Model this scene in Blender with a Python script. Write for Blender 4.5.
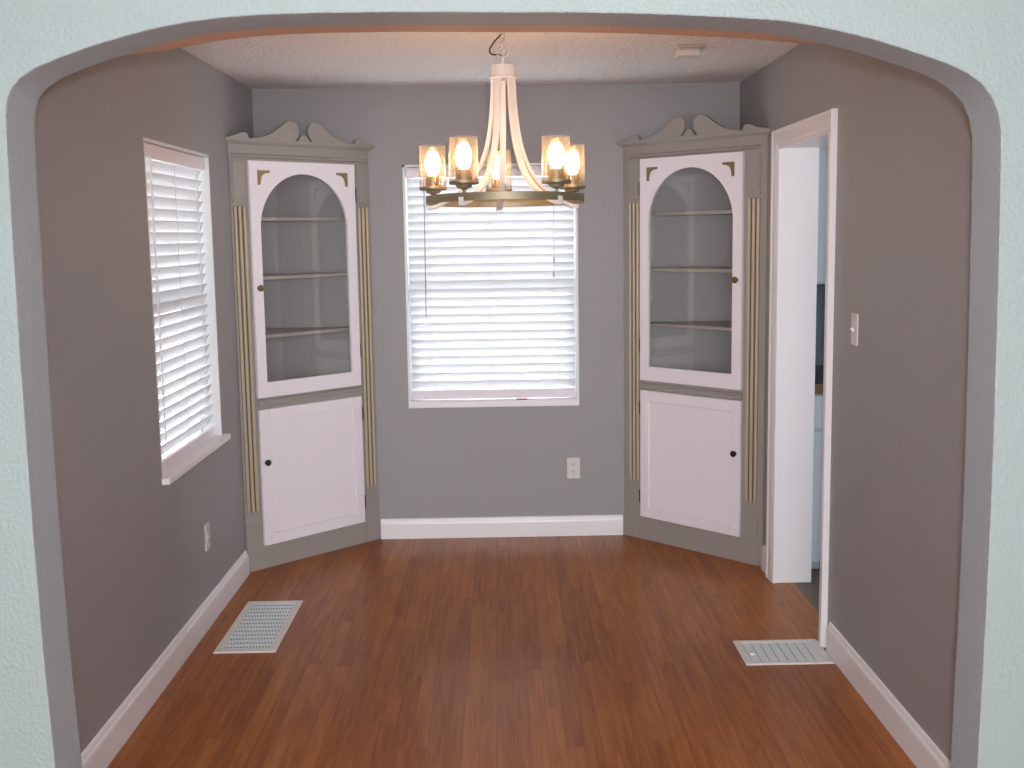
import bpy, bmesh, math, random
from mathutils import Vector, Matrix
random.seed(4)
PI = math.pi
for o in list(bpy.data.objects):
    bpy.data.objects.remove(o)
SC = bpy.context.scene
COL = SC.collection

# ------------------------------------------------------------------ camera
cd = bpy.data.cameras.new('camera')
cam = bpy.data.objects.new('camera', cd); COL.objects.link(cam)
R_ = Vector((0.99982469, -0.01066832, -0.01538759)); U_ = Vector((0.01663532, 0.12892209, 0.99151518)); F_ = Vector((0.008594, 0.99159734, -0.12907696))
cam.matrix_world = Matrix(((R_.x, U_.x, -F_.x, -0.0191), (R_.y, U_.y, -F_.y, -6.2256), (R_.z, U_.z, -F_.z, 1.6625), (0, 0, 0, 1)))
cd.sensor_fit = 'HORIZONTAL'; cd.sensor_width = 36; cd.lens = 1150.7 * 36 / 1024
cd.clip_start = .02
SC.camera = cam

# ------------------------------------------------------------------ world, lights, exposure
w = bpy.data.worlds.new('world'); SC.world = w; w.use_nodes = True
bg = w.node_tree.nodes['Background']; bg.inputs[0].default_value = (.90, .95, 1, 1); bg.inputs[1].default_value = 6.8
SC.view_settings.view_transform = 'Standard'; SC.view_settings.look = 'None'
SC.view_settings.gamma = 1; SC.view_settings.use_curve_mapping = False
SC.view_settings.exposure = 0.20

def area_light(name, loc, rot, sx, sy, power, color):
    l = bpy.data.lights.new(name, 'AREA'); l.shape = 'RECTANGLE'; l.size = sx; l.size_y = sy
    l.energy = power; l.color = color
    o = bpy.data.objects.new(name, l); COL.objects.link(o); o.location = loc; o.rotation_euler = rot
    return o
# added fill panels at assumed, unseen windows of the living room and kitchen
area_light('living_room_fill', (0.0, -9.62, 1.5), (PI/2, 0, 0), 3.6, 1.7, 112, (.86, .95, 1))
area_light('kitchen_fill', (3.62, -1.95, 1.62), (0, PI/2, 0), .72, .66, 15, (.80, .91, 1))

# the camera's own small flash, just above the lens
fl = area_light('camera_flash', (0, 0, 0), (0, 0, 0), .07, .05, 58, (.97, .96, 1)); fl.matrix_world = cam.matrix_world @ Matrix.Translation((.03, .07, .03))

# ------------------------------------------------------------------ materials
def _new(name):
    m = bpy.data.materials.new(name); m.use_nodes = True
    nt = m.node_tree; b = nt.nodes['Principled BSDF']
    return m, nt, b
def mat(name, col, rough=.5, metal=0, bump=0, bscale=200, var=.04, vscale=3, coat=0, bdist=.002, spec=.5):
    m, nt, b = _new(name)
    N = nt.nodes.new; L = nt.links.new
    tc = N('ShaderNodeTexCoord')
    n = N('ShaderNodeTexNoise'); n.inputs['Scale'].default_value = vscale; n.inputs['Detail'].default_value = 4
    L(tc.outputs['Object'], n.inputs['Vector'])
    mx = N('ShaderNodeMix'); mx.data_type = 'RGBA'
    mx.inputs[6].default_value = (*[c * (1 - var) for c in col], 1); mx.inputs[7].default_value = (*[min(1, c * (1 + var)) for c in col], 1)
    L(n.outputs['Fac'], mx.inputs[0]); L(mx.outputs[2], b.inputs['Base Color'])
    b.inputs['Roughness'].default_value = rough; b.inputs['Metallic'].default_value = metal
    b.inputs['Specular IOR Level'].default_value = spec
    if coat: b.inputs['Coat Weight'].default_value = coat; b.inputs['Coat Roughness'].default_value = .15
    if bump:
        n2 = N('ShaderNodeTexNoise'); n2.inputs['Scale'].default_value = bscale; n2.inputs['Detail'].default_value = 3
        L(tc.outputs['Object'], n2.inputs['Vector'])
        bp = N('ShaderNodeBump'); bp.inputs['Strength'].default_value = bump; bp.inputs['Distance'].default_value = bdist
        L(n2.outputs['Fac'], bp.inputs['Height']); L(bp.outputs['Normal'], b.inputs['Normal'])
    return m
M = {}
M['wall'] = mat('taupe_wall_paint', (.330, .316, .322), .5, bump=.5, bscale=150, var=.03, bdist=.006)
M['aqua'] = mat('pale_aqua_wall_paint', (.245, .292, .283), .6, bump=.55, bscale=110, var=.02, bdist=.005)
M['reveal'] = mat('reveal_paint_cool_light', (.325, .352, .372), .6, bump=.6, bscale=150, var=.03, bdist=.006)  # copy of the wall paint, cool living-room light put into its colour
M['lip'] = mat('tan_lip_glow_tint', (.62, .34, .20), .6, bump=.4, bscale=150, var=.06, bdist=.004)  # tan rear lip, the chandelier's orange glow put into its colour
M['ceiling'] = mat('textured_ceiling_paint', (.84, .80, .80), .8, bump=1.0, bscale=60, var=.03, bdist=.016)
M['trim'] = mat('gloss_white_trim', (.84, .81, .83), .3, bump=.05, bscale=20, var=.02)
M['door_white'] = mat('cabinet_door_white', (.86, .80, .845), .4, bump=.05, bscale=30, var=.02)
M['cab'] = mat('cabinet_taupe_paint', (.335, .302, .282), .45, bump=.05, bscale=40, var=.04)
M['inside'] = mat('cabinet_interior_paint', (.37, .345, .335), .5, var=.04)
M['shelf'] = mat('cabinet_shelf_paint', (.46, .41, .36), .5, var=.04)
M['gold'] = mat('dull_gold_paint', (.47, .395, .285), .4, .1, var=.08, vscale=20)
M['groove'] = mat('dark_gold_groove', (.13, .10, .06), .6)
M['bracket'] = mat('gold_bracket', (.27, .19, .075), .4, .4, var=.1, vscale=30)
M['brass'] = mat('champagne_brass', (.30, .25, .16), .5, .6, var=.05, vscale=20)
M['knob'] = mat('antique_brass', (.20, .15, .06), .3, .85, var=.1, vscale=60)
M['black'] = mat('black_knob', (.02, .018, .016), .3, .2)
M['hinge'] = mat('dark_hinge_metal', (.06, .05, .05), .4, .7)
M['arm'] = mat('whitewashed_arm_wood', (.74, .69, .67), .5, var=.08, vscale=30)
M['plastic'] = mat('ivory_plastic', (.66, .62, .60), .35)
M['slot'] = mat('dark_slot', (.03, .028, .03), .7)
M['register'] = mat('register_enamel', (.72, .70, .67), .4)
M['louver'] = mat('register_louver_enamel', (.76, .83, .85), .4)
M['cord'] = mat('dark_brown_cord', (.05, .022, .012), .6)
M['string'] = mat('white_blind_cord', (.72, .72, .72), .6)
M['wand'] = mat('clear_grey_wand', (.48, .47, .49), .25)
M['vinyl'] = mat('window_vinyl', (.74, .76, .78), .4)
M['kcab'] = mat('kitchen_cabinet_pale_blue', (.50, .56, .60), .45)
M['ksplash'] = mat('kitchen_slate_wall', (.11, .13, .16), .5)
M['ktop'] = mat('dark_counter', (.03, .028, .03), .3)
M['kedge'] = mat('brown_counter_edge', (.16, .09, .05), .4)
M['red'] = mat('dark_red_plastic', (.42, .04, .025), .4)
M['soffit'] = mat('kitchen_wall_paint', (.40, .48, .52), .6)

def slat_mat():
    m, nt, b = _new('blind_slat_white'); N = nt.nodes.new; L = nt.links.new
    b.inputs['Base Color'].default_value = (.80, .80, .81, 1); b.inputs['Roughness'].default_value = .4
    t = N('ShaderNodeBsdfTranslucent'); t.inputs[0].default_value = (.84, .85, .88, 1)
    mx = N('ShaderNodeMixShader'); mx.inputs[0].default_value = .25
    L(b.outputs[0], mx.inputs[1]); L(t.outputs[0], mx.inputs[2]); L(mx.outputs[0], nt.nodes['Material Output'].inputs[0])
    return m
M['slat'] = slat_mat()
def pane_mat(name, tint, gl=1.0, rough=.0, haze=0):
    m, nt, b = _new(name); N = nt.nodes.new; L = nt.links.new
    nt.nodes.remove(b)
    tr = N('ShaderNodeBsdfTransparent'); tr.inputs[0].default_value = (*tint, 1)
    g = N('ShaderNodeBsdfGlossy'); g.inputs['Roughness'].default_value = rough
    lw = N('ShaderNodeLayerWeight'); lw.inputs[0].default_value = .5      # facing -> Schlick's reflectance, the same from both sides
    pw = N('ShaderNodeMath'); pw.operation = 'POWER'; pw.inputs[1].default_value = 5; L(lw.outputs['Facing'], pw.inputs[0])
    k = N('ShaderNodeMath'); k.operation = 'MULTIPLY_ADD'; k.inputs[1].default_value = .9 * gl; k.inputs[2].default_value = .045 * gl; k.use_clamp = True
    L(pw.outputs[0], k.inputs[0])
    mx = N('ShaderNodeMixShader'); L(k.outputs[0], mx.inputs[0]); L(tr.outputs[0], mx.inputs[1]); L(g.outputs[0], mx.inputs[2])
    out = mx.outputs[0]
    if haze:
        tl = N('ShaderNodeBsdfTranslucent'); tl.inputs[0].default_value = (.9, .85, .78, 1)
        m2 = N('ShaderNodeMixShader'); m2.inputs[0].default_value = haze; L(out, m2.inputs[1]); L(tl.outputs[0], m2.inputs[2]); out = m2.outputs[0]
    L(out, nt.nodes['Material Output'].inputs[0])
    return m
M['pane'] = pane_mat('cabinet_door_glass', (.97, .975, .98), 1.3, .015)
M['winglass'] = pane_mat('window_glass', (.96, .98, .98))
M['shade'] = pane_mat('lamp_shade_glass', (.97, .94, .92), 1.2, .03, .03)
def glow_mat():
    m, nt, b = _new('glowing_filament_bulb')
    b.inputs['Base Color'].default_value = (1, .8, .5, 1)
    b.inputs['Emission Color'].default_value = (1, .60, .28, 1); b.inputs['Emission Strength'].default_value = 34
    return m
M['bulb'] = glow_mat()

def wood_mat(name, W, Ln, dark, light, rough, coat=.3, gap=.035):
    m, nt, b = _new(name); N = nt.nodes.new; L = nt.links.new
    def math_(op, a, bb=None, c=None):
        n = N('ShaderNodeMath'); n.operation = op
        for i, v in enumerate((a, bb, c)):
            if v is None: continue
            if isinstance(v, (int, float)): n.inputs[i].default_value = v
            else: L(v, n.inputs[i])
        return n.outputs[0]
    tc = N('ShaderNodeTexCoord'); s = N('ShaderNodeSeparateXYZ'); L(tc.outputs['Object'], s.inputs[0])
    xs = math_('DIVIDE', s.outputs[0], W); row = math_('FLOOR', xs); fx = math_('FRACT', xs)
    wn = N('ShaderNodeTexWhiteNoise'); wn.noise_dimensions = '1D'; L(row, wn.inputs['W'])
    ys = math_('ADD', math_('DIVIDE', s.outputs[1], Ln), math_('MULTIPLY', wn.outputs['Value'], 7.3))
    idx = math_('FLOOR', ys); fy = math_('FRACT', ys)
    cv = N('ShaderNodeCombineXYZ'); L(row, cv.inputs[0]); L(idx, cv.inputs[1])
    wn2 = N('ShaderNodeTexWhiteNoise'); wn2.noise_dimensions = '3D'; L(cv.outputs[0], wn2.inputs['Vector'])
    # grain: noise stretched along the board, shifted per board
    gv = N('ShaderNodeCombineXYZ')
    L(math_('ADD', math_('MULTIPLY', s.outputs[0], 55), math_('MULTIPLY', wn2.outputs['Value'], 50)), gv.inputs[0])
    L(math_('MULTIPLY', s.outputs[1], 3.2), gv.inputs[1]); L(math_('MULTIPLY', row, 3.1), gv.inputs[2])
    gn = N('ShaderNodeTexNoise'); gn.inputs['Scale'].default_value = 1; gn.inputs['Detail'].default_value = 6; gn.inputs['Distortion'].default_value = .6
    L(gv.outputs[0], gn.inputs['Vector'])
    big = N('ShaderNodeTexNoise'); big.inputs['Scale'].default_value = .9; big.inputs['Detail'].default_value = 2; L(tc.outputs['Object'], big.inputs['Vector'])
    f = math_('ADD', math_('MULTIPLY', wn2.outputs['Value'], .30), math_('MULTIPLY', math_('SUBTRACT', gn.outputs['Fac'], .3), 1.15))
    f = math_('ADD', f, math_('MULTIPLY', math_('SUBTRACT', big.outputs['Fac'], .5), .35))
    rp = N('ShaderNodeValToRGB'); L(f, rp.inputs[0])
    e = rp.color_ramp.elements; e[0].position = .05; e[0].color = (*dark, 1); e[1].position = .85; e[1].color = (*light, 1)
    # joints
    d1 = math_('LESS_THAN', fx, gap); d2 = math_('LESS_THAN', fy, gap * W / Ln * 1.2)
    d = math_('MAXIMUM', d1, d2)
    mx = N('ShaderNodeMix'); mx.data_type = 'RGBA'; L(math_('MULTIPLY', d, .55), mx.inputs[0]); L(rp.outputs[0], mx.inputs[6]); mx.inputs[7].default_value = (*[c * .3 for c in dark], 1)
    L(mx.outputs[2], b.inputs['Base Color'])
    b.inputs['Roughness'].default_value = rough; b.inputs['Coat Weight'].default_value = coat; b.inputs['Coat Roughness'].default_value = .12; b.inputs['Specular IOR Level'].default_value = .18
    bp = N('ShaderNodeBump'); bp.inputs['Strength'].default_value = .12; bp.inputs['Distance'].default_value = .001
    L(math_('SUBTRACT', gn.outputs['Fac'], math_('MULTIPLY', d, 1.5)), bp.inputs['Height']); L(bp.outputs['Normal'], b.inputs['Normal'])
    return m
M['oak'] = wood_mat('red_oak_strip_floor', .0572, .95, (.22, .062, .013), (.45, .158, .034), .40, .12)
M['kfloor'] = wood_mat('grey_brown_plank_floor', .12, 1.2, (.11, .09, .075), (.21, .175, .15), .5, .0)

# ------------------------------------------------------------------ mesh helpers
def finish(name, bm, m, parent=None, smooth=None, bevel=0, seg=2):
    bmesh.ops.recalc_face_normals(bm, faces=bm.faces)
    me = bpy.data.meshes.new(name); bm.to_mesh(me); bm.free()
    o = bpy.data.objects.new(name, me); COL.objects.link(o)
    ms = m if isinstance(m, (list, tuple)) else [m]
    for x in ms: me.materials.append(M[x] if isinstance(x, str) else x)
    if parent: o.parent = parent
    if smooth is not None:
        me.polygons.foreach_set('use_smooth', [True] * len(me.polygons))
        me.set_sharp_from_angle(angle=math.radians(smooth))
    if bevel:
        b = o.modifiers.new('bevel', 'BEVEL'); b.width = bevel; b.segments = seg; b.limit_method = 'ANGLE'; b.angle_limit = math.radians(40)
    return o
def box(bm, x0, x1, y0, y1, z0, z1, rot=None, about=None):
    vs = [bm.verts.new((x, y, z)) for x in (x0, x1) for y in (y0, y1) for z in (z0, z1)]
    for f in ((0, 1, 3, 2), (4, 6, 7, 5), (0, 4, 5, 1), (2, 3, 7, 6), (0, 2, 6, 4), (1, 5, 7, 3)):
        bm.faces.new([vs[i] for i in f])
    if rot:
        c = Vector(about if about else ((x0+x1)/2, (y0+y1)/2, (z0+z1)/2))
        for v in vs: v.co = rot @ (v.co - c) + c
    return vs
def prism(bm, pts, a, b, plane='xz'):
    """closed outline extruded from a to b along the axis left over"""
    def P(p, t):
        return {'xz': (p[0], t, p[1]), 'xy': (p[0], p[1], t), 'yz': (t, p[0], p[1])}[plane]
    A = [bm.verts.new(P(p, a)) for p in pts]; B = [bm.verts.new(P(p, b)) for p in pts]
    fa = bm.faces.new(A); fb = bm.faces.new(B[::-1]); fa.normal_update(); fb.normal_update()
    n = len(pts)
    for i in range(n):
        bm.faces.new((A[i], A[(i+1) % n], B[(i+1) % n], B[i]))
    if n > 4: bmesh.ops.triangulate(bm, faces=[fa, fb], ngon_method='EAR_CLIP')
def lathe(bm, prof, seg=32, c=(0, 0, 0), axis='z', closed=False):
    rings = []
    for r, t in prof:
        ring = []
        for k in range(seg):
            a = 2*PI*k/seg; u, v = r*math.cos(a), r*math.sin(a)
            p = {'z': (u, v, t), 'y': (u, t, v), 'x': (t, u, v)}[axis]
            ring.append(bm.verts.new((c[0]+p[0], c[1]+p[1], c[2]+p[2])))
        rings.append(ring)
    pr = list(zip(rings, rings[1:])) + ([(rings[-1], rings[0])] if closed else [])
    for A, B in pr:
        for k in range(seg):
            bm.faces.new((A[k], A[(k+1) % seg], B[(k+1) % seg], B[k]))
    if not closed:
        if prof[0][0] > 1e-5: bm.faces.new(rings[0][::-1])
        if prof[-1][0] > 1e-5: bm.faces.new(rings[-1])
    bmesh.ops.remove_doubles(bm, verts=[v for r in rings for v in r], dist=1e-6)
def tube(bm, pts, r, seg=8, closed=False):
    pts = [Vector(p) for p in pts]; n = len(pts); rings = []; up = None
    for i, p in enumerate(pts):
        a = pts[(i-1) % n] if (closed or i > 0) else p; b = pts[(i+1) % n] if (closed or i < n-1) else p
        t = (b-a).normalized()
        if up is None:
            up = Vector((0, 0, 1)) if abs(t.z) < .9 else Vector((1, 0, 0))
        s = t.cross(up).normalized(); up = s.cross(t).normalized()
        rings.append([bm.verts.new(p + (s*math.cos(2*PI*k/seg) + up*math.sin(2*PI*k/seg))*r) for k in range(seg)])
    pr = list(zip(rings, rings[1:])) + ([(rings[-1], rings[0])] if closed else [])
    for A, B in pr:
        for k in range(seg): bm.faces.new((A[k], A[(k+1) % seg], B[(k+1) % seg], B[k]))
    if not closed: bm.faces.new(rings[0][::-1]); bm.faces.new(rings[-1])
def sweep(bm, pts, prof, side):
    """profile (a along side, b along normal) swept along pts; side is a fixed direction"""
    pts = [Vector(p) for p in pts]; n = len(pts); rings = []; side = Vector(side)
    for i, p in enumerate(pts):
        t = (pts[min(i+1, n-1)] - pts[max(i-1, 0)]).normalized(); nn = t.cross(side).normalized()
        rings.append([bm.verts.new(p + side*a + nn*b) for a, b in prof])
    m_ = len(prof)
    for A, B in zip(rings, rings[1:]):
        for k in range(m_): bm.faces.new((A[k], A[(k+1) % m_], B[(k+1) % m_], B[k]))
    bm.faces.new(rings[0][::-1]); bm.faces.new(rings[-1])
def grid_wall(bm, us, zs, holes, n0, n1, axis):
    """wall slab of cells us x zs without the cells inside holes; axis = thickness axis"""
    def P(u, z, n): return (u, n, z) if axis == 'y' else ((n, u, z) if axis == 'x' else (u, z, n))
    V = {}
    def v(i, j, n):
        if (i, j, n) not in V: V[(i, j, n)] = bm.verts.new(P(us[i], zs[j], n))
        return V[(i, j, n)]
    def solid(i, j):
        if i < 0 or j < 0 or i >= len(us)-1 or j >= len(zs)-1: return False
        cu, cz = (us[i]+us[i+1])/2, (zs[j]+zs[j+1])/2
        return not any(a < cu < b and c < cz < d for a, b, c, d in holes)
    for i in range(len(us)-1):
        for j in range(len(zs)-1):
            if not solid(i, j): continue
            for n in (n0, n1): bm.faces.new([v(i, j, n), v(i+1, j, n), v(i+1, j+1, n), v(i, j+1, n)])
            for (di, dj, a, b) in ((-1, 0, (i, j), (i, j+1)), (1, 0, (i+1, j), (i+1, j+1)), (0, -1, (i, j), (i+1, j)), (0, 1, (i, j+1), (i+1, j+1))):
                if not solid(i+di, j+dj): bm.faces.new([v(*a, n0), v(*b, n0), v(*b, n1), v(*a, n1)])
def struct(o):
    o['kind'] = 'structure'; return o
def empty(name, loc, rz=0):
    o = bpy.data.objects.new(name, None); COL.objects.link(o); o.location = loc; o.rotation_euler = (0, 0, rz); o.empty_display_size = .1
    return o
def tag(o, label, cat, group=None):
    o['label'] = label; o['category'] = cat
    if group: o['group'] = group
    return o
def arc(cx, cz, r, a0, a1, n):
    return [(cx + r*math.cos(math.radians(a0+(a1-a0)*i/n)), cz + r*math.sin(math.radians(a0+(a1-a0)*i/n))) for i in range(n+1)]

# ------------------------------------------------------------------ room constants
XL, XR, H = -1.312, 1.265, 2.44
AF, AT = -3.764, .27           # front face and depth of the arch wall
AB = AF + AT
WB = (-.531, .401, .728, 2.036)     # back window opening  x0 x1 z0 z1
WL = (-1.938, -.986, .742, 2.034)   # left window opening  y0 y1 z0 z1
DO = (-1.735, -.94, 2.03)          # doorway opening y0 y1 top
DW = .165                            # thickness of the wall at the doorway

# floor, ceiling
bm = bmesh.new(); box(bm, -3.4, XR + .085, -9.5, .0, -.05, 0); struct(finish('floor', bm, 'oak'))
bm = bmesh.new(); box(bm, XR + .085, 3.5, -3.2, .0, -.05, -.002); struct(finish('floor_kitchen', bm, 'kfloor'))
bm = bmesh.new(); box(bm, -3.4, 3.5, -9.5, 0, H, H + .06); struct(finish('ceiling', bm, 'ceiling'))

# walls
bm = bmesh.new(); grid_wall(bm, [XL-.2, WB[0], WB[1], XR+.001], [-.05, WB[2], WB[3], H+.06], [(WB[0], WB[1], WB[2], WB[3])], 0, .16, 'y'); struct(finish('wall_back', bm, 'wall'))
bm = bmesh.new(); grid_wall(bm, [AB, WL[0], WL[1], 0], [0, WL[2], WL[3], H], [(WL[0], WL[1], WL[2], WL[3])], XL-.16, XL, 'x'); struct(finish('wall_left', bm, 'wall'))
bm = bmesh.new(); grid_wall(bm, [AB, DO[0]-.02, DO[1]+.02, 0], [0, DO[2]+.02, H], [(DO[0]-.02, DO[1]+.02, -1, DO[2]+.02)], XR, XR+DW, 'x'); struct(finish('wall_right', bm, 'wall'))

# arch wall between the living room and the dining room
LP = [(-1.03, 0), (-1.036, .45), (-1.046, .75), (-1.050, 1.05), (-1.051, 1.4), (-1.049, 1.7), (-1.047, 1.86), (-1.045, 1.925), (-1.040, 1.955), (-1.031, 1.977), (-1.012, 1.998), (-.98, 2.018), (-.93, 2.038), (-.87, 2.058), (-.80, 2.078), (-.735, 2.094), (-.66, 2.107), (-.59, 2.115), (-.507, 2.120), (-.4, 2.122), (-.25, 2.122), (-.1, 2.120), (0, 2.118),
      (.15, 2.116), (.3, 2.111), (.45, 2.103), (.571, 2.094), (.635, 2.084), (.70, 2.070), (.768, 2.053), (.833, 2.033), (.899, 2.011), (.933, 1.998), (.966, 1.982), (.995, 1.962), (1.018, 1.935), (1.034, 1.90), (1.042, 1.86), (1.046, 1.7), (1.050, 1.4), (1.052, 1.067), (1.049, .75), (1.044, .45), (1.038, 0)]
def arch_wall():
    bm = bmesh.new(); n = len(LP); X0, X1 = -3.4, 3.4; c = (0, 1.1)
    # outward offset inside the opening at each depth: a soft plaster crest a hand's width behind the front edge
    depth = [(0, -.004), (.003, -.006), (.05, -.006), (.10, -.006), (.145, -.006), (.150, -.006), (.153, -.0055), (.165, None), (.19, None), (.22, None), (.25, None), (.27, None)]
    nrm = []
    for i in range(n):
        a = Vector(LP[max(i-1, 0)]); b = Vector(LP[min(i+1, n-1)]); t = (b-a).normalized(); nn = Vector((-t.y, t.x))   # points away from the opening
        if nn.dot(Vector(LP[i]) - Vector(c)) < 0: nn = -nn
        nrm.append(nn)
    rows = []
    for d, off in depth:
        row = []
        for i in range(n):
            x, z = LP[i]; k = min(1, max(0, (z-1.99)/.11)); k = k*k*(3-2*k)      # the rear lip is shallow overhead and splays wide at the sides
            o_ = (-.0055 + (d-.153)*(.75 + (.02-.75)*k) + (.012 if d > .26 else 0)) if off is None else off
            row.append(bm.verts.new((x + nrm[i].x*(o_+.006), AF + d, max(0, z + (nrm[i].y*(o_+.006) if z > .01 else 0)))))
        rows.append(row)
    for A, B in zip(rows, rows[1:]):
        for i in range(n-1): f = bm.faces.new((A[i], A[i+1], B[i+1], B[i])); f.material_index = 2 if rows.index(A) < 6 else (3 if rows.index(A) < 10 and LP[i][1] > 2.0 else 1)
    kl = 8; kr = n-9
    for row, y, mi in ((rows[0], AF, 0), (rows[-1], AB, 1)):
        out = []
        for i in range(n):
            x, z = LP[i]
            if i <= kl: out.append(bm.verts.new((X0, y, z)))
            elif i >= kr: out.append(bm.verts.new((X1, y, z)))
            else: out.append(bm.verts.new((x, y, H)))
        cl = bm.verts.new((X0, y, H)); cr = bm.verts.new((X1, y, H))
        for i in range(n-1):
            if i == kl: f = bm.faces.new((row[i], row[i+1], out[i+1], cl, out[i]))
            elif i+1 == kr: f = bm.faces.new((row[i], row[i+1], out[i+1], cr, out[i]))
            else: f = bm.faces.new((row[i], row[i+1], out[i+1], out[i]))
            f.material_index = mi
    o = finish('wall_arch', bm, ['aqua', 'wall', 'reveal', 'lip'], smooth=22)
    return struct(o)
arch_wall()

# living room shell behind the camera, with an opening added for the fill light
bm = bmesh.new(); box(bm, -3.56, -3.4, -9.5, AF+.2, 0, H); struct(finish('wall_living_left', bm, 'aqua'))
bm = bmesh.new(); box(bm, 3.4, 3.56, -9.5, AF+.2, 0, H); struct(finish('wall_living_right', bm, 'aqua'))
bm = bmesh.new(); box(bm, XR+.085, 3.4, -9.5, AF, -.05, 0); struct(finish('floor_living', bm, 'oak'))
bm = bmesh.new(); grid_wall(bm, [-3.4, -1.8, 1.8, 3.4], [0, .65, 2.35, H], [(-1.8, 1.8, .65, 2.35)], -9.66, -9.5, 'y'); struct(finish('wall_living_back', bm, 'aqua'))
# kitchen shell
KX = XR + DW
bm = bmesh.new(); box(bm, XR+.002, 3.5, 0, .16, -.05, H+.06); struct(finish('wall_kitchen_back', bm, 'soffit'))
bm = bmesh.new(); box(bm, KX, 3.5, -3.3, -3.2, 0, H); struct(finish('wall_kitchen_front', bm, 'soffit'))
bm = bmesh.new(); grid_wall(bm, [-3.3, -2.3, -1.6, 0], [0, 1.25, 2.0, H], [(-2.3, -1.6, 1.25, 2.0)], 3.5, 3.6, 'x'); struct(finish('wall_kitchen_right', bm, 'soffit'))  # window hole added to let light into the kitchen

# ------------------------------------------------------------------ baseboards
BBP = [(0, 0), (.016, 0), (.016, .092), (.0145, .100), (.010, .106), (.009, .112), (.006, .120), (.0, .123)]
def baseboard(name, p0, p1, nrm, kz=1):
    bm = bmesh.new(); p0 = Vector(p0); p1 = Vector(p1); nrm = Vector((*nrm, 0)); A = []; B = []
    for d, z in BBP:
        A.append(bm.verts.new((p0.x + nrm.x*d, p0.y + nrm.y*d, z*kz))); B.append(bm.verts.new((p1.x + nrm.x*d, p1.y + nrm.y*d, z*kz)))
    n = len(A)
    for i in range(n): bm.faces.new((A[i], A[(i+1) % n], B[(i+1) % n], B[i]))
    bm.faces.new(A); bm.faces.new(B[::-1])
    return struct(finish(name, bm, 'trim'))
baseboard('baseboard_left', (XL, AB+.001), (XL, -.636), (1, 0))
baseboard('baseboard_back', (-.702, 0), (.637, 0), (0, -1), .91)
baseboard('baseboard_right', (XR, AB+.001), (XR, -1.846), (-1, 0))
baseboard('baseboard_right_corner', (XR, -.838), (XR, -.700), (-1, 0))

# ------------------------------------------------------------------ doorway casing and jambs
def doorway():
    y0, y1, zt = DO; cw = .10; cy0, cy1, cz = .68, 1.12, .88    # casing widths: near leg, far leg, head
    bm = bmesh.new()
    # jamb lining through the wall
    box(bm, XR-.004, KX+.004, y0-.02, y0, 0, zt); box(bm, XR-.004, KX+.004, y1, y1+.02, 0, zt); box(bm, XR-.004, KX+.004, y0-.02, y1+.02, zt, zt+.02)
    d = struct(finish('door_1', bm, 'trim', bevel=.002))
    prof = [(0, 0), (0, .013), (.006, .017), (.020, .017), (.028, .020), (.078, .020), (.084, .025), (cw-.004, .025), (cw, .021), (cw, 0)]
    # mitred casing: profile walked round the opening (a = distance from opening edge, b = stand-off from the wall)
    bm = bmesh.new(); path = [((y0, 0), (-1, 0)), ((y0, zt), (-1, 1)), ((y1, zt), (1, 1)), ((y1, 0), (1, 0))]
    rings = [[bm.verts.new((XR - b, p[0] + dirn[0]*(a-.004)*(cy0 if dirn[0] < 0 else cy1), p[1] + dirn[1]*(a-.004)*cz)) for a, b in prof] for p, dirn in path]
    for A, B in zip(rings, rings[1:]):
        for k in range(len(prof)): bm.faces.new((A[k], A[(k+1) % len(prof)], B[(k+1) % len(prof)], B[k]))
    bm.faces.new(rings[0][::-1]); bm.faces.new(rings[-1])
    finish('casing', bm, 'trim', d)
doorway()

# ------------------------------------------------------------------ windows
def window_unit(name, w_, h_, loc, rz, sill):
    """local frame: x across the opening, y outwards (0 = wall face), z up from the opening's bottom"""
    root = empty(name, loc, rz); struct(root)
    bm = bmesh.new(); t = .012
    for (a, b, c, d) in ((0, t, 0, h_), (w_-t, w_, 0, h_), (0, w_, h_-t, h_), (0, w_, 0, t)): box(bm, a, b, .0, .155, c, d)
    finish('window_frame', bm, 'vinyl', root)
    for k, (z0, z1, y) in enumerate(((.012, h_*.5+.015, .085), (h_*.5-.015, h_-.012, .115))):
        bm = bmesh.new(); s = .04
        box(bm, .012, .012+s, y, y+.028, z0, z1); box(bm, w_-.012-s, w_-.012, y, y+.028, z0, z1)
        box(bm, .012+s, w_-.012-s, y, y+.028, z0, z0+s); box(bm, .012+s, w_-.012-s, y, y+.028, z1-s, z1)
        sh = finish('window_sash', bm, 'vinyl', root, bevel=.003)
        bm = bmesh.new(); box(bm, .012+s, w_-.012-s, y+.012, y+.016, z0+s, z1-s); finish('window_pane', bm, 'winglass', sh)
        if k == 0:
            bm = bmesh.new(); box(bm, w_/2-.03, w_/2+.03, y-.012, y+.004, z1, z1+.014); finish('sash_lock', bm, 'hinge', sh, bevel=.003)
    e0, e1, pr, th, top = sill
    bm = bmesh.new(); box(bm, e0, e1, -pr, 0.0, top-th, top); box(bm, .012, w_-.012, 0, .08, top-th, top)
    finish('window_sill', bm, 'trim', root, bevel=.004)
    return root
# back window: local y outward = +Y
window_unit('window_1', WB[1]-WB[0], WB[3]-WB[2], (WB[0], 0, WB[2]), 0, (.0, WB[1]-WB[0], .012, .036, .036))
# left window: outward = -X  -> rotate +90 deg: local x -> +Y, local y -> -X
window_unit('window_2', WL[1]-WL[0], WL[3]-WL[2], (XL, WL[0], WL[2]), PI/2, (-.012, WL[1]-WL[0]+.034, .032, .026, .026))

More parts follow.
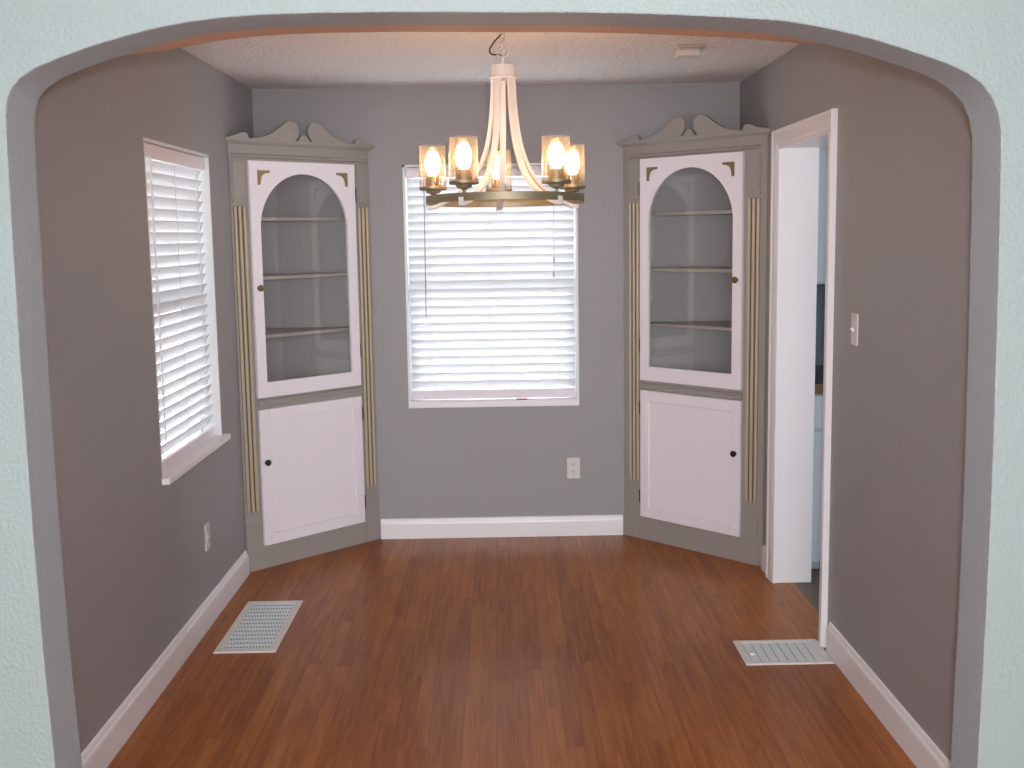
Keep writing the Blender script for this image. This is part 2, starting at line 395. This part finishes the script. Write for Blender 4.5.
# ------------------------------------------------------------------ venetian blinds
def blind(loc, rz, w_, h_, label, wand_x, wand_len, pulls, bottom, tilt=64, cordsx=None, wm='wand', yc=.050, name='venetian_blind'):
    """local: x across, y outwards, z up from the opening bottom"""
    root = empty(name, loc, rz); tag(root, label, 'window blind')
    a = .018; b = w_ - .018
    bm = bmesh.new(); box(bm, a, b, yc-.024, yc+.026, h_-.058, h_-.014); finish('head_rail', bm, 'door_white', root, bevel=.002)
    bm = bmesh.new(); prism(bm, [(.018, h_-.068), (.025, h_-.068), (.025, h_-.022), (.020, h_-.022), (.014, h_-.028), (.014, h_-.062)], a-.002, b+.002, 'yz')
    finish('valance', bm, 'door_white', root)
    sp = .0456; top = h_ - .093; n = int((top - (bottom+.035)) / sp) + 1
    th = math.radians(tilt); W2 = .0255
    bm = bmesh.new()
    for k in range(n):
        zc = top - k*sp; jit = random.uniform(-.6, .6); t = th + math.radians(jit)
        rows = []
        for (s, thk) in ((-1, 0), (-.5, 0), (0, 0), (.5, 0), (1, 0)):
            cr = .0022*(1-s*s)
            # inner (room side) edge up: y falls as z rises
            y = yc - s*W2*math.cos(t) ; z = zc + s*W2*math.sin(t)
            ny, nz = math.sin(t), math.cos(t)
            rows.append(((y + ny*cr, z + nz*cr), (y + ny*(cr+.0026), z + nz*(cr+.0026))))
        pts = [r[0] for r in rows] + [r[1] for r in rows[::-1]]
        prism(bm, pts, a, b, 'yz')
    finish('slats', bm, 'slat', root, smooth=30)
    bm = bmesh.new(); box(bm, a, b, yc-.009, yc+.009, bottom-.026, bottom+.026, Matrix.Rotation(math.radians(12), 3, 'X')); finish('bottom_rail', bm, 'door_white', root, bevel=.004)
    cx = cordsx or (.13, w_/2, w_-.13)
    for x in cx:
        bm = bmesh.new()
        tube(bm, [(x, yc-.0175, h_-.06), (x, yc-.0175, bottom)], .0011, 6)
        tube(bm, [(x, yc+.0175, h_-.06), (x, yc+.0175, bottom)], .0011, 6)
        finish('ladder_cord', bm, 'string', root)
    if wand_len:
        bm = bmesh.new(); tube(bm, [(wand_x, .012, h_-.064), (wand_x-.001, .0085, h_-.10), (wand_x-.006, .006, h_-wand_len)], .0034, 8); finish('tilt_wand', bm, wm, root, smooth=40)
    for (px, pz) in pulls:
        bm = bmesh.new(); tube(bm, [(px, .012, h_-.07), (px+.001, .007, pz+.02)], .0011, 6); c = finish('pull_cord', bm, 'string', root)
        bm = bmesh.new(); lathe(bm, [(.0015, pz+.024), (.004, pz+.018), (.006, pz-.002), (.0055, pz-.008), (.0, pz-.009)], 12, (px+.001, .007, 0)); finish('cord_tassel', bm, 'wand', c, smooth=40)
    return root
blind((WB[0], 0, WB[2]), 0, WB[1]-WB[0], WB[3]-WB[2], 'white slatted blind in the back window between the two corner cabinets, behind the chandelier',
      .113, .81, [(.803, .787), (.800, .712)], .066)
b2 = blind((XL, WL[0], WL[2]), PI/2, WL[1]-WL[0], WL[3]-WL[2], 'white slatted blind in the left wall window, seen steeply from the side',
      .10, 1.14, [], .043, cordsx=(.16, .47, .80), wm='string', yc=.040, tilt=67)

# ------------------------------------------------------------------ corner cabinets
def pediment_outline(hw):
    right = [(.0, 2.171), (.012, 2.168), (.022, 2.158), (.034, 2.142), (.050, 2.1375),      # centre ornament falling to the scroll's foot
             (.056, 2.142), (.044, 2.152), (.034, 2.166), (.028, 2.183), (.029, 2.203), (.037, 2.220), (.052, 2.232), (.072, 2.236), (.094, 2.232), (.115, 2.221), (.140, 2.204), (.168, 2.185), (.200, 2.168), (.235, 2.154), (.275, 2.145), (.315, 2.141),
             (.326, 2.141), (.327, 2.152), (.332, 2.163), (.345, 2.169), (.360, 2.168), (.375, 2.163), (.395, 2.154), (.420, 2.148), (hw, 2.146), (hw, 2.128)]
    return right + [(-x, z) for x, z in right[::-1] if x > 0]
def cabinet(A, B, corner, hinge_side, label, ox=0, oz=0):
    """A, B: floor points where the face meets the two walls; local x from A to B, local -y to the room"""
    A = Vector((*A, 0)); B = Vector((*B, 0)); C = (A+B)/2; d = (B-A); hw = d.length/2 - .003; ang = math.atan2(d.y, d.x)
    root = empty('corner_cabinet', C, ang); tag(root, label, 'cabinet', None)
    inv = Matrix.Rotation(-ang, 3, 'Z'); k = inv @ (Vector((*corner, 0)) - C); kx, ky = k.x, k.y - .006
    # taper of the face frame's ends so that it dies into both walls
    sl = (kx + hw)/ky; sr = (hw - kx)/ky
    def tri(bm, y0, z0, z1, ins=0.0):
        prism(bm, [(-hw+ins+sl*y0, y0), (hw-ins-sr*y0, y0), (kx+.0, ky-ins*1.2)], z0, z1, 'xy')
    def slab(bm, x0, x1, y0, y1, z0, z1):      # board whose outer ends follow the walls
        p = []
        for (x, y) in ((x0, y0), (x1, y0), (x1, y1), (x0, y1)):
            if x <= -hw+.0005: x = -hw + sl*y
            if x >= hw-.0005: x = hw - sr*y
            p.append((x, y))
        prism(bm, p, z0, z1, 'xy')
    DH = .324
    bm = bmesh.new(); F = .022; s = DH-.03
    slab(bm, -hw, -s, 0, F, 0, 2.128); slab(bm, s, hw, 0, F, 0, 2.128)
    slab(bm, -s, s, 0, F, 2.015, 2.128); slab(bm, -s, s, 0, F, .785, .905); slab(bm, -s, s, 0, F, 0, .145)
    finish('face_frame', bm, 'cab', root)
    # back panels lying against the room walls, top, bottoms
    bm = bmesh.new(); t = .008
    prism(bm, [(-hw+sl*F, F), (kx, ky), (hw-sr*F, F), (hw-sr*F-.013, F), (kx, ky-.014), (-hw+sl*F+.013, F)], .0, 2.12, 'xy'); finish('back_panel', bm, 'inside', root)
    bm = bmesh.new(); tri(bm, F, 2.104, 2.120, .016); finish('top_board', bm, 'inside', root)
    bm = bmesh.new(); tri(bm, F, .855, .875, .016); finish('cabinet_deck', bm, 'shelf', root)
    for z in (1.747, 1.455, 1.163):
        bm = bmesh.new(); tri(bm, F+.012, z, z+.018, .018); finish('shelf', bm, 'shelf', root, bevel=.002)
    # plinth blocks
    for sg in (-1, 1):
        bm = bmesh.new(); x0, x1 = sorted((sg*.332, sg*.424)); box(bm, x0, x1, -.005, 0, 0, .235); finish('plinth_block', bm, 'cab', root, bevel=.0015)
    # crown, fascia bead
    bm = bmesh.new()
    cp = [(0, 2.112), (-.006, 2.112), (-.010, 2.117), (-.020, 2.121), (-.026, 2.128), (-.028, 2.131), (-.028, 2.140), (0, 2.140)]
    vA = [bm.verts.new((-hw + sl*y, y, z)) for y, z in cp]; vB = [bm.verts.new((hw - sr*y, y, z)) for y, z in cp]; n = len(cp)
    for i in range(n): bm.faces.new((vA[i], vA[(i+1) % n], vB[(i+1) % n], vB[i]))
    bm.faces.new(vA); bm.faces.new(vB[::-1]); finish('crown_moulding', bm, 'cab', root)
    bm = bmesh.new(); prism(bm, [(0, 2.050), (-.005, 2.050), (-.011, 2.055), (-.012, 2.061), (-.008, 2.065), (-.004, 2.068), (0, 2.070)], -.413, .413, 'yz'); finish('fascia_bead', bm, 'cab', root, smooth=40)
    bm = bmesh.new(); prism(bm, pediment_outline(hw), -.022, -.002, 'xz'); finish('pediment', bm, 'cab', root, smooth=25)
    # middle moulding between the doors
    bm = bmesh.new(); prism(bm, [(0, .828), (-.006, .828), (-.010, .833), (-.010, .838), (-.006, .842), (-.006, .846), (-.012, .850), (-.012, .857), (-.006, .862), (0, .862)], -.326, .326, 'yz'); finish('middle_moulding', bm, 'cab', root, smooth=50)
    # pilasters: capital block and three reeds each
    for sg in (-1, 1):
        c = sg*.380
        bm = bmesh.new(); box(bm, c-.040, c+.040, -.006, 0, 1.836, 2.040)
        box(bm, c-.033, c+.033, -.010, -.006, 1.860, 2.030); box(bm, c-.040, c+.040, -.012, -.006, 1.836, 1.848)
        finish('pilaster_block', bm, 'cab', root, bevel=.002)
        bm = bmesh.new(); box(bm, c-.036, c+.036, -.0015, 0, .303+oz*1.4, 1.818); fp = finish('fluted_pilaster', bm, 'groove', root)
        for q in (-1, 0, 1):
            bm = bmesh.new(); x = c + q*.0258 ; r = .0088
            pts = [(x + r*math.cos(a), -1.15*r*math.sin(a)) for a in [PI*i/8 for i in range(9)]]
            prism(bm, pts, .305+oz*1.4, 1.816, 'xy'); finish('gilded_reed', bm, 'gold', fp, smooth=50)
    # upper door with a round-headed light
    dt = .018; y0, y1 = -dt, -.001
    bm = bmesh.new(); z0, z1 = .873, 2.036; aw = .269; zb = .948; zs = 1.978-aw
    inner = [(-aw, zb)] + [(-aw, zs)] + arc(0, zs, aw, 180, 0, 40)[1:-1] + [(aw, zs), (aw, zb)]
    def outer_pt(p):
        x, z = p
        if z <= zs+1e-6: return (-DH if x < 0 else DH, z)
        return None
    def ring(y):
        I = [bm.verts.new((x, y, z)) for x, z in inner]
        return I
    # front/back faces: strips from the arch to the outer rectangle
    def plate(y, flip):
        I = [bm.verts.new((x, y, z)) for x, z in inner]; O = []
        for x, z in inner:
            if z <= zs+1e-6: O.append(bm.verts.new((math.copysign(DH, x), y, z if z > zb+.001 else zb)))
            else:
                # ray from the arch centre to the rectangle
                dx, dz = x, z-zs; f = min(DH/abs(dx) if abs(dx) > 1e-6 else 1e9, (z1-zs)/dz if dz > 1e-6 else 1e9); O.append(bm.verts.new((dx*f, y, zs+dz*f)))
        cs = {}
        nI = len(I)
        for i in range(nI-1):
            a, b = O[i].co, O[i+1].co; extra = []
            if abs(abs(a.x)-DH) < 1e-5 and abs(b.z-z1) < 1e-5 and abs(a.z-z1) > 1e-5: extra = [bm.verts.new((a.x, y, z1))]
            if abs(a.z-z1) < 1e-5 and abs(abs(b.x)-DH) < 1e-5 and abs(b.z-z1) > 1e-5: extra = [bm.verts.new((b.x, y, z1))]
            bm.faces.new([I[i], O[i]] + extra + [O[i+1], I[i+1]])
        # bottom rail
        bl = bm.verts.new((-DH, y, z0)); br = bm.verts.new((DH, y, z0))
        bm.faces.new([O[0], I[0], I[-1], O[-1], br, bl])
        return I, O
    If, Of = plate(y0, 0); Ib, Ob = plate(y1, 1)
    for i in range(len(If)-1): bm.faces.new((If[i], If[i+1], Ib[i+1], Ib[i]))
    bm.faces.new((If[0], If[-1], Ib[-1], Ib[0]))
    for (a, b) in (((-DH, z0), (-DH, z1)), ((-DH, z1), (DH, z1)), ((DH, z1), (DH, z0)), ((DH, z0), (-DH, z0))):
        bm.faces.new([bm.verts.new((a[0], y0, a[1])), bm.verts.new((b[0], y0, b[1])), bm.verts.new((b[0], y1, b[1])), bm.verts.new((a[0], y1, a[1]))])
    bmesh.ops.remove_doubles(bm, verts=bm.verts, dist=1e-5)
    ud = finish('glazed_door', bm, 'door_white', root, smooth=30)
    bm = bmesh.new(); g = [(x*1.02, z + (-.006 if z < 1 else .004)) for x, z in inner]; prism(bm, g, -.009, -.006, 'xz'); finish('glass_pane', bm, 'pane', ud)
    # gilt corner brackets on the upper door
    for sg in (-1, 1):
        X = sg*(DH-.048); Z = z1-.045
        pr = [(0, 0), (.070, 0), (.070, -.012), (.052, -.013), (.036, -.018), (.024, -.028), (.018, -.045), (.015, -.070), (.0, -.070)]
        bm = bmesh.new(); prism(bm, [(X - sg*a, Z + b) for a, b in pr], y0-.003, y0, 'xz'); finish('corner_bracket', bm, 'bracket', ud)
    # lower door with sunk panel
    bm = bmesh.new(); z0, z1 = .120, .812; fr = .056
    for (a, b, c, d) in ((-DH, -DH+fr, z0, z1), (DH-fr, DH, z0, z1), (-DH+fr, DH-fr, z0, z0+fr), (-DH+fr, DH-fr, z1-fr, z1)): box(bm, a, b, y0, y1, c, d)
    box(bm, -DH+fr, DH-fr, y0+.0105, y1, z0+fr, z1-fr)
    ld = finish('panelled_door', bm, 'door_white', root, bevel=.0025)
    ks = -hinge_side
    for par, z, m in ((ud, 1.418, 'knob'), (ld, .545, 'black')):
        bm = bmesh.new(); lathe(bm, [(0, -.021), (.009, -.0205), (.0155, -.017), (.0165, -.013), (.014, -.009), (.008, -.007), (.008, -.002), (.012, -.0), (.012, .0)], 20, (ks*(DH-.031), y0, z), 'y')
        finish('door_knob', bm, m, par, smooth=40)
    for par, zz in ((ud, (1.88, 1.06)), (ld, (.716, .232))):
        for z in zz:
            bm = bmesh.new(); x = hinge_side*(DH+.006); tube(bm, [(x, -.012, z-.036), (x, -.012, z+.036)], .0055, 10)
            box(bm, *sorted((x, x+hinge_side*.010)), -.006, 0, z-.030, z+.030); finish('hinge', bm, 'hinge', par)
    for d_ in (ud, ld): d_.location.x = ox; d_.location.z = oz if d_ is ld else oz*.5      # the doors hang a little off centre
    return root
cabinet((XL, -.618), (-.708, 0), (XL, 0), 1, 'taupe corner cabinet left of the back window, with arched glass door and scrolled top', -.006)
cabinet((.643, 0), (XR, -.672), (XR, 0), -1, 'taupe corner cabinet beside the doorway, right of the back window, with arched glass door', 0, .010)

# ------------------------------------------------------------------ chandelier
def chandelier(loc):
    root = empty('chandelier', loc); tag(root, 'ring chandelier with five lit glass cylinders and white curved arms, hanging from ceiling', 'chandelier')
    # heights are absolute: root sits at z = 0 of the room
    bm = bmesh.new(); lathe(bm, [(.0, 2.4395), (.065, 2.4395), (.065, 2.432), (.058, 2.422), (.020, 2.414), (.010, 2.410), (.0, 2.410)], 32); finish('canopy', bm, 'arm', root, smooth=40)
    # chain link and loop
    for k, (zc, hh, a) in enumerate(((2.398, .018, 0), (2.378, .018, PI/2))):
        bm = bmesh.new(); tube(bm, [(.007*math.cos(t)*math.cos(a), .007*math.cos(t)*math.sin(a), zc + hh*math.sin(t)) for t in [2*PI*i/20 for i in range(20)]], .0022, 6, True); finish('chain_link', bm, 'arm', root, smooth=60)
    bm = bmesh.new(); tube(bm, [(.025*math.cos(t), 0, 2.349 + .025*math.sin(t)) for t in [2*PI*i/32 for i in range(32)]], .0034, 8, True); finish('hanging_loop', bm, 'arm', root, smooth=60)
    bm = bmesh.new(); pts = [(.0, .0, 2.414), (-.014, 0, 2.400), (-.034, .0, 2.378), (-.048, .0, 2.356), (-.047, .0, 2.342), (-.034, .0, 2.334), (-.020, .0, 2.336), (-.006, 0, 2.329), (0, 0, 2.32)]
    sm = []
    for i in range(len(pts)-1):
        p0 = Vector(pts[max(i-1, 0)]); p1 = Vector(pts[i]); p2 = Vector(pts[i+1]); p3 = Vector(pts[min(i+2, len(pts)-1)])
        for s in range(5):
            t = s/5; sm.append(.5*((2*p1) + (p2-p0)*t + (2*p0-5*p1+4*p2-p3)*t*t + (-p0+3*p1-3*p2+p3)*t**3))
    sm.append(Vector(pts[-1])); tube(bm, sm, .0028, 8); finish('electric_cord', bm, 'cord', root, smooth=60)
    bm = bmesh.new(); lathe(bm, [(0, 2.326), (.0065, 2.326), (.0065, 2.296), (.0, 2.296)], 16); finish('stem', bm, 'arm', root, smooth=40)
    bm = bmesh.new(); lathe(bm, [(0, 2.296), (.044, 2.296), (.049, 2.293), (.049, 2.254), (.052, 2.252), (.052, 2.247), (.047, 2.243), (.0, 2.243)], 40); finish('hub', bm, 'arm', root, smooth=30)
    R = .300
    bm = bmesh.new(); lathe(bm, [(R-.010, 1.784), (R, 1.784), (R, 1.813), (R-.010, 1.813)], 96, closed=True); finish('ring', bm, 'brass', root, smooth=30, bevel=.001)
    prof = [(.040, 2.250), (.041, 2.20), (.045, 2.14), (.053, 2.07), (.067, 2.00), (.088, 1.94), (.115, 1.89), (.148, 1.852), (.185, 1.823), (.222, 1.801), (.255, 1.786), (.280, 1.778), (.300, 1.776)]
    for k in range(5):
        a = math.radians(94.6 + 72*k); ca, sa = math.cos(a), math.sin(a); side = (-sa, ca, 0)
        bm = bmesh.new(); pp = []
        for i in range(len(prof)-1):
            p0, p1, p2, p3 = prof[max(i-1, 0)], prof[i], prof[i+1], prof[min(i+2, len(prof)-1)]
            for s in range(4):
                t = s/4; pp.append(tuple(.5*((2*p1[j]) + (p2[j]-p0[j])*t + (2*p0[j]-5*p1[j]+4*p2[j]-p3[j])*t*t + (-p0[j]+3*p1[j]-3*p2[j]+p3[j])*t**3) for j in (0, 1)))
        pp.append(prof[-1]); w2, t2 = .0115, .0065
        sweep(bm, [(r*ca, r*sa, z) for r, z in pp], [(-w2, -t2), (w2, -t2), (w2, t2), (-w2, t2)], side)
        finish('arm', bm, 'arm', root, smooth=30, bevel=.0015)
        # clip on the outside of the ring where the arm hooks under it
        bm = bmesh.new(); rot = Matrix.Rotation(a, 3, 'Z')
        vs = box(bm, R-.02, R+.006, -.010, .010, 1.768, 1.776) + box(bm, R+.001, R+.006, -.010, .010, 1.776, 1.798)
        for v in bm.verts: v.co = rot @ v.co
        finish('ring_clip', bm, 'arm', root, bevel=.001)
        Rl = .283; cx, cy = Rl*ca, Rl*sa
        bm = bmesh.new(); lathe(bm, [(0, 1.817), (.007, 1.817), (.006, 1.828), (.013, 1.832), (.026, 1.836), (.030, 1.845), (.050, 1.847), (.0535, 1.850), (.0535, 1.858), (.050, 1.860), (0, 1.860)], 40, (cx, cy, -.005)); lh = finish('lamp_cup', bm, 'brass', root, smooth=35)
        bm = bmesh.new(); lathe(bm, [(0, 1.860), (.029, 1.860), (.029, 1.896), (.027, 1.900), (0, 1.900)], 28, (cx, cy, -.005)); finish('socket', bm, 'brass', lh, smooth=35)
        bm = bmesh.new(); lathe(bm, [(.014, 1.900), (.018, 1.908), (.026, 1.924), (.029, 1.944), (.028, 1.962), (.022, 1.980), (.012, 1.992), (0, 1.996)], 24, (cx, cy, -.005)); finish('light_bulb', bm, 'bulb', lh, smooth=60)
        bm = bmesh.new(); lathe(bm, [(.0515, 1.860), (.0515, 2.012), (.0505, 2.014), (.049, 2.012), (.049, 1.860)], 48, (cx, cy, -.005), closed=True); finish('glass_shade', bm, 'shade', lh, smooth=35)
    return root
ch = chandelier((.004, -1.8, 0))
# it hangs a degree out of true, turning about the canopy
q = Matrix.Rotation(math.radians(-1.2), 4, 'X'); ch.matrix_world = Matrix.Translation((.004, -1.8, 2.4335)) @ q @ Matrix.Translation((0, 0, -2.4395))

# ------------------------------------------------------------------ small fixtures
def outlet(loc, rz, label):
    root = empty('power_outlet', loc, rz); tag(root, label, 'power outlet')
    bm = bmesh.new(); box(bm, -.036, .036, -.006, 0, -.058, .058); finish('cover_plate', bm, 'plastic', root, bevel=.003)
    for sz in (-1, 1):
        bm = bmesh.new(); pts = [(.0165*math.copysign(min(1, abs(math.cos(t))*1.25), math.cos(t)), sz*.0195 + .0145*math.sin(t)) for t in [2*PI*i/24 for i in range(24)]]
        prism(bm, pts, -.0078, -.006, 'xz'); f = finish('socket_face', bm, 'plastic', root)
        bm = bmesh.new(); z = sz*.0195
        box(bm, -.0078, -.0052, -.0084, -.0078, z-.001, z+.009); box(bm, .0052, .0078, -.0084, -.0078, z-.001, z+.008)
        lathe(bm, [(0, -.0084), (.0028, -.0084), (.0028, -.0078), (0, -.0078)], 10, (0, 0, z-.008), 'y'); finish('socket_slots', bm, 'slot', f)
    bm = bmesh.new(); lathe(bm, [(0, -.0075), (.003, -.007), (.003, -.006), (0, -.006)], 12, (0, 0, 0), 'y'); finish('screw', bm, 'register', root)
outlet((.366, 0, .380), 0, 'ivory power outlet on the back wall below the window, near the right cabinet')
outlet((XL, -1.345, .383), PI/2, 'ivory power outlet low on the left wall above the baseboard')
def switch(loc, rz):
    root = empty('light_switch', loc, rz); tag(root, 'ivory toggle light switch on the right wall next to the doorway casing', 'light switch')
    bm = bmesh.new(); box(bm, -.036, .036, -.006, 0, -.058, .058); finish('cover_plate', bm, 'plastic', root, bevel=.003)
    bm = bmesh.new(); box(bm, -.005, .005, -.019, -.004, -.006, .004, Matrix.Rotation(math.radians(-28), 3, 'X')); finish('toggle', bm, 'trim', root, bevel=.0015)
    for z in (-.030, .030):
        bm = bmesh.new(); lathe(bm, [(0, -.0075), (.003, -.007), (.003, -.006), (0, -.006)], 12, (0, 0, z), 'y'); finish('screw', bm, 'register', root)
switch((XR, -2.078, 1.302), -PI/2)

def register_left():
    x0, x1, y0, y1 = -1.206, -.953, -1.74, -1.088
    root = empty('floor_register', ((x0+x1)/2, (y0+y1)/2, 0)); tag(root, 'large white floor register with a fine grid of slots near the left wall', 'floor register')
    hx, hy = (x1-x0)/2, (y1-y0)/2; bx, by = .030, .034
    bm = bmesh.new(); prof = [(0, 0), (0, .003), (.004, .006), (1, .006), (1, 0)]
    def frame(hx, hy, bx, by, m, zt=.006):
        bm = bmesh.new(); O = []; corners = [(-1, -1), (1, -1), (1, 1), (-1, 1)]; rings = []
        for sx, sy in corners:
            rings.append([bm.verts.new((sx*(hx-a[0]*bx), sy*(hy-a[0]*by), a[1])) for a in ((0, 0), (0, zt*.5), (.12, zt), (.92, zt), (1, zt*.6), (1, 0))])
        for i in range(4):
            A, B = rings[i], rings[(i+1) % 4]
            for k in range(6): bm.faces.new((A[k], A[(k+1) % 6], B[(k+1) % 6], B[k]))
        return finish('register_frame', bm, m, root)
    frame(hx, hy, bx, by, 'register')
    ix, iy = hx-bx, hy-by
    bm = bmesh.new(); box(bm, -ix, ix, -iy, iy, .0002, .0010); finish('duct_opening', bm, 'slot', root)
    bm = bmesh.new(); nx, ny = 15, 12; px, py = 2*ix/nx, 2*iy/ny
    for i in range(nx+1): x = -ix + i*px; box(bm, max(-ix, x-.0032), min(ix, x+.0032), -iy, iy, .0015, .0050)
    for j in range(ny+1): y = -iy + j*py; box(bm, -ix, ix, max(-iy, y-.0110), min(iy, y+.0110), .0013, .0048)
    finish('grille', bm, 'louver', root)
register_left()
def register_right():
    x0, x1, y0, y1 = .905, 1.246, -1.976, -1.715
    root = empty('floor_register', ((x0+x1)/2, (y0+y1)/2, 0)); tag(root, 'smaller white floor register with eight wide closed louvers beside the doorway and right baseboard', 'floor register')
    hx, hy = (x1-x0)/2, (y1-y0)/2; bx, by = .030, .028; zt = .006
    bm = bmesh.new(); rings = []
    for sx, sy in [(-1, -1), (1, -1), (1, 1), (-1, 1)]:
        rings.append([bm.verts.new((sx*(hx-a[0]*bx), sy*(hy-a[0]*by), a[1])) for a in ((0, 0), (0, zt*.5), (.12, zt), (.92, zt), (1, zt*.6), (1, 0))])
    for i in range(4):
        A, B = rings[i], rings[(i+1) % 4]
        for k in range(6): bm.faces.new((A[k], A[(k+1) % 6], B[(k+1) % 6], B[k]))
    finish('register_frame', bm, 'register', root)
    ix, iy = hx-bx, hy-by
    bm = bmesh.new(); box(bm, -ix, ix, -iy, iy, .0002, .0010); finish('duct_opening', bm, 'slot', root)
    n = 8; p = 2*ix/n
    for i in range(n):
        x = -ix + (i+.5)*p
        bm = bmesh.new(); box(bm, x-p/2+.001, x+p/2-.001, -iy+.003, iy-.003, .0028, .0042, Matrix.Rotation(math.radians(3), 3, 'Y')); finish('louver', bm, 'louver', root)
    bm = bmesh.new(); box(bm, -ix+.006, -ix+.022, -.035, -.023, .004, .012); finish('damper_lever', bm, 'register', root, bevel=.002)
register_right()

# smoke detector
root = empty('smoke_detector', (.790, -1.215, H)); tag(root, 'small beige smoke detector on the ceiling behind the chandelier, right of centre', 'smoke detector')
bm = bmesh.new(); box(bm, -.055, .070, -.045, .065, -.012, 0); finish('mounting_plate', bm, 'plastic', root, bevel=.003)
bm = bmesh.new(); box(bm, -.052, .048, -.050, .050, -.044, -.010); finish('detector_body', bm, 'plastic', root, bevel=.008, seg=3)
bm = bmesh.new(); box(bm, -.044, -.004, -.0515, -.0495, -.022, -.018); box(bm, .006, .040, -.0515, -.0495, -.022, -.018); finish('vent_slot', bm, 'wand', root)

# small red thing on the back window sill
bm = bmesh.new(); prism(bm, [(.055, -.002), (.066, -.006), (.114, -.007), (.117, -.003), (.114, .003), (.066, .003)], WB[2]+.0365, WB[2]+.0445, 'xy')
tag(finish('red_strip', bm, 'red', bevel=.0015), 'small dark red strip lying on the white sill under the back window blind', 'small object')

# ------------------------------------------------------------------ kitchen seen through the doorway
kx0, kx1 = KX+.012, 3.1
root = empty('base_cabinet', (0, 0, 0)); tag(root, 'pale blue kitchen base cabinet seen through the doorway, under the dark counter', 'kitchen cabinet')
bm = bmesh.new(); box(bm, kx0, kx1, -.77, -.012, .05, .885); box(bm, kx0, kx1, -.72, -.012, 0, .05); finish('carcass', bm, 'kcab', root)
for i in range(4):
    w_ = (kx1-kx0)/4; a = kx0 + i*w_ + .006; b = a + w_ - .012
    bm = bmesh.new(); box(bm, a, b, -.789, -.771, .055, .70); d = finish('cabinet_door', bm, 'kcab', root, bevel=.003)
    bm = bmesh.new(); tube(bm, [(b-.03, -.789, .60), (b-.03, -.81, .60), (b-.03, -.81, .68), (b-.03, -.789, .68)], .004, 6); finish('door_pull', bm, 'hinge', d)
    bm = bmesh.new(); box(bm, a, b, -.789, -.771, .715, .875); finish('drawer_front', bm, 'kcab', root, bevel=.003)
root = empty('countertop', (0, 0, 0)); tag(root, 'dark kitchen counter with brown front edge glimpsed through the doorway', 'countertop')
bm = bmesh.new(); box(bm, kx0, kx1+.02, -.795, -.012, .887, .930); finish('counter_slab', bm, 'ktop', root)
bm = bmesh.new(); box(bm, kx0, kx1+.02, -.815, -.7955, .887, .932); finish('counter_edge', bm, 'kedge', root, bevel=.002)
root = empty('wall_cabinet', (0, 0, 0)); tag(root, 'pale blue kitchen wall cabinet high up beyond the doorway, above the slate wall', 'kitchen cabinet')
bm = bmesh.new(); box(bm, kx0, kx1, -.33, -.012, 1.385, 2.15); finish('carcass', bm, 'kcab', root)
for i in range(4):
    w_ = (kx1-kx0)/4; a = kx0 + i*w_ + .006; b = a + w_ - .012
    bm = bmesh.new(); box(bm, a, b, -.35, -.331, 1.395, 2.14); finish('cabinet_door', bm, 'kcab', root, bevel=.003)
bm = bmesh.new(); box(bm, kx0, kx1, -.010, -.002, .932, 1.384); struct(finish('trim_backsplash', bm, 'ksplash'))
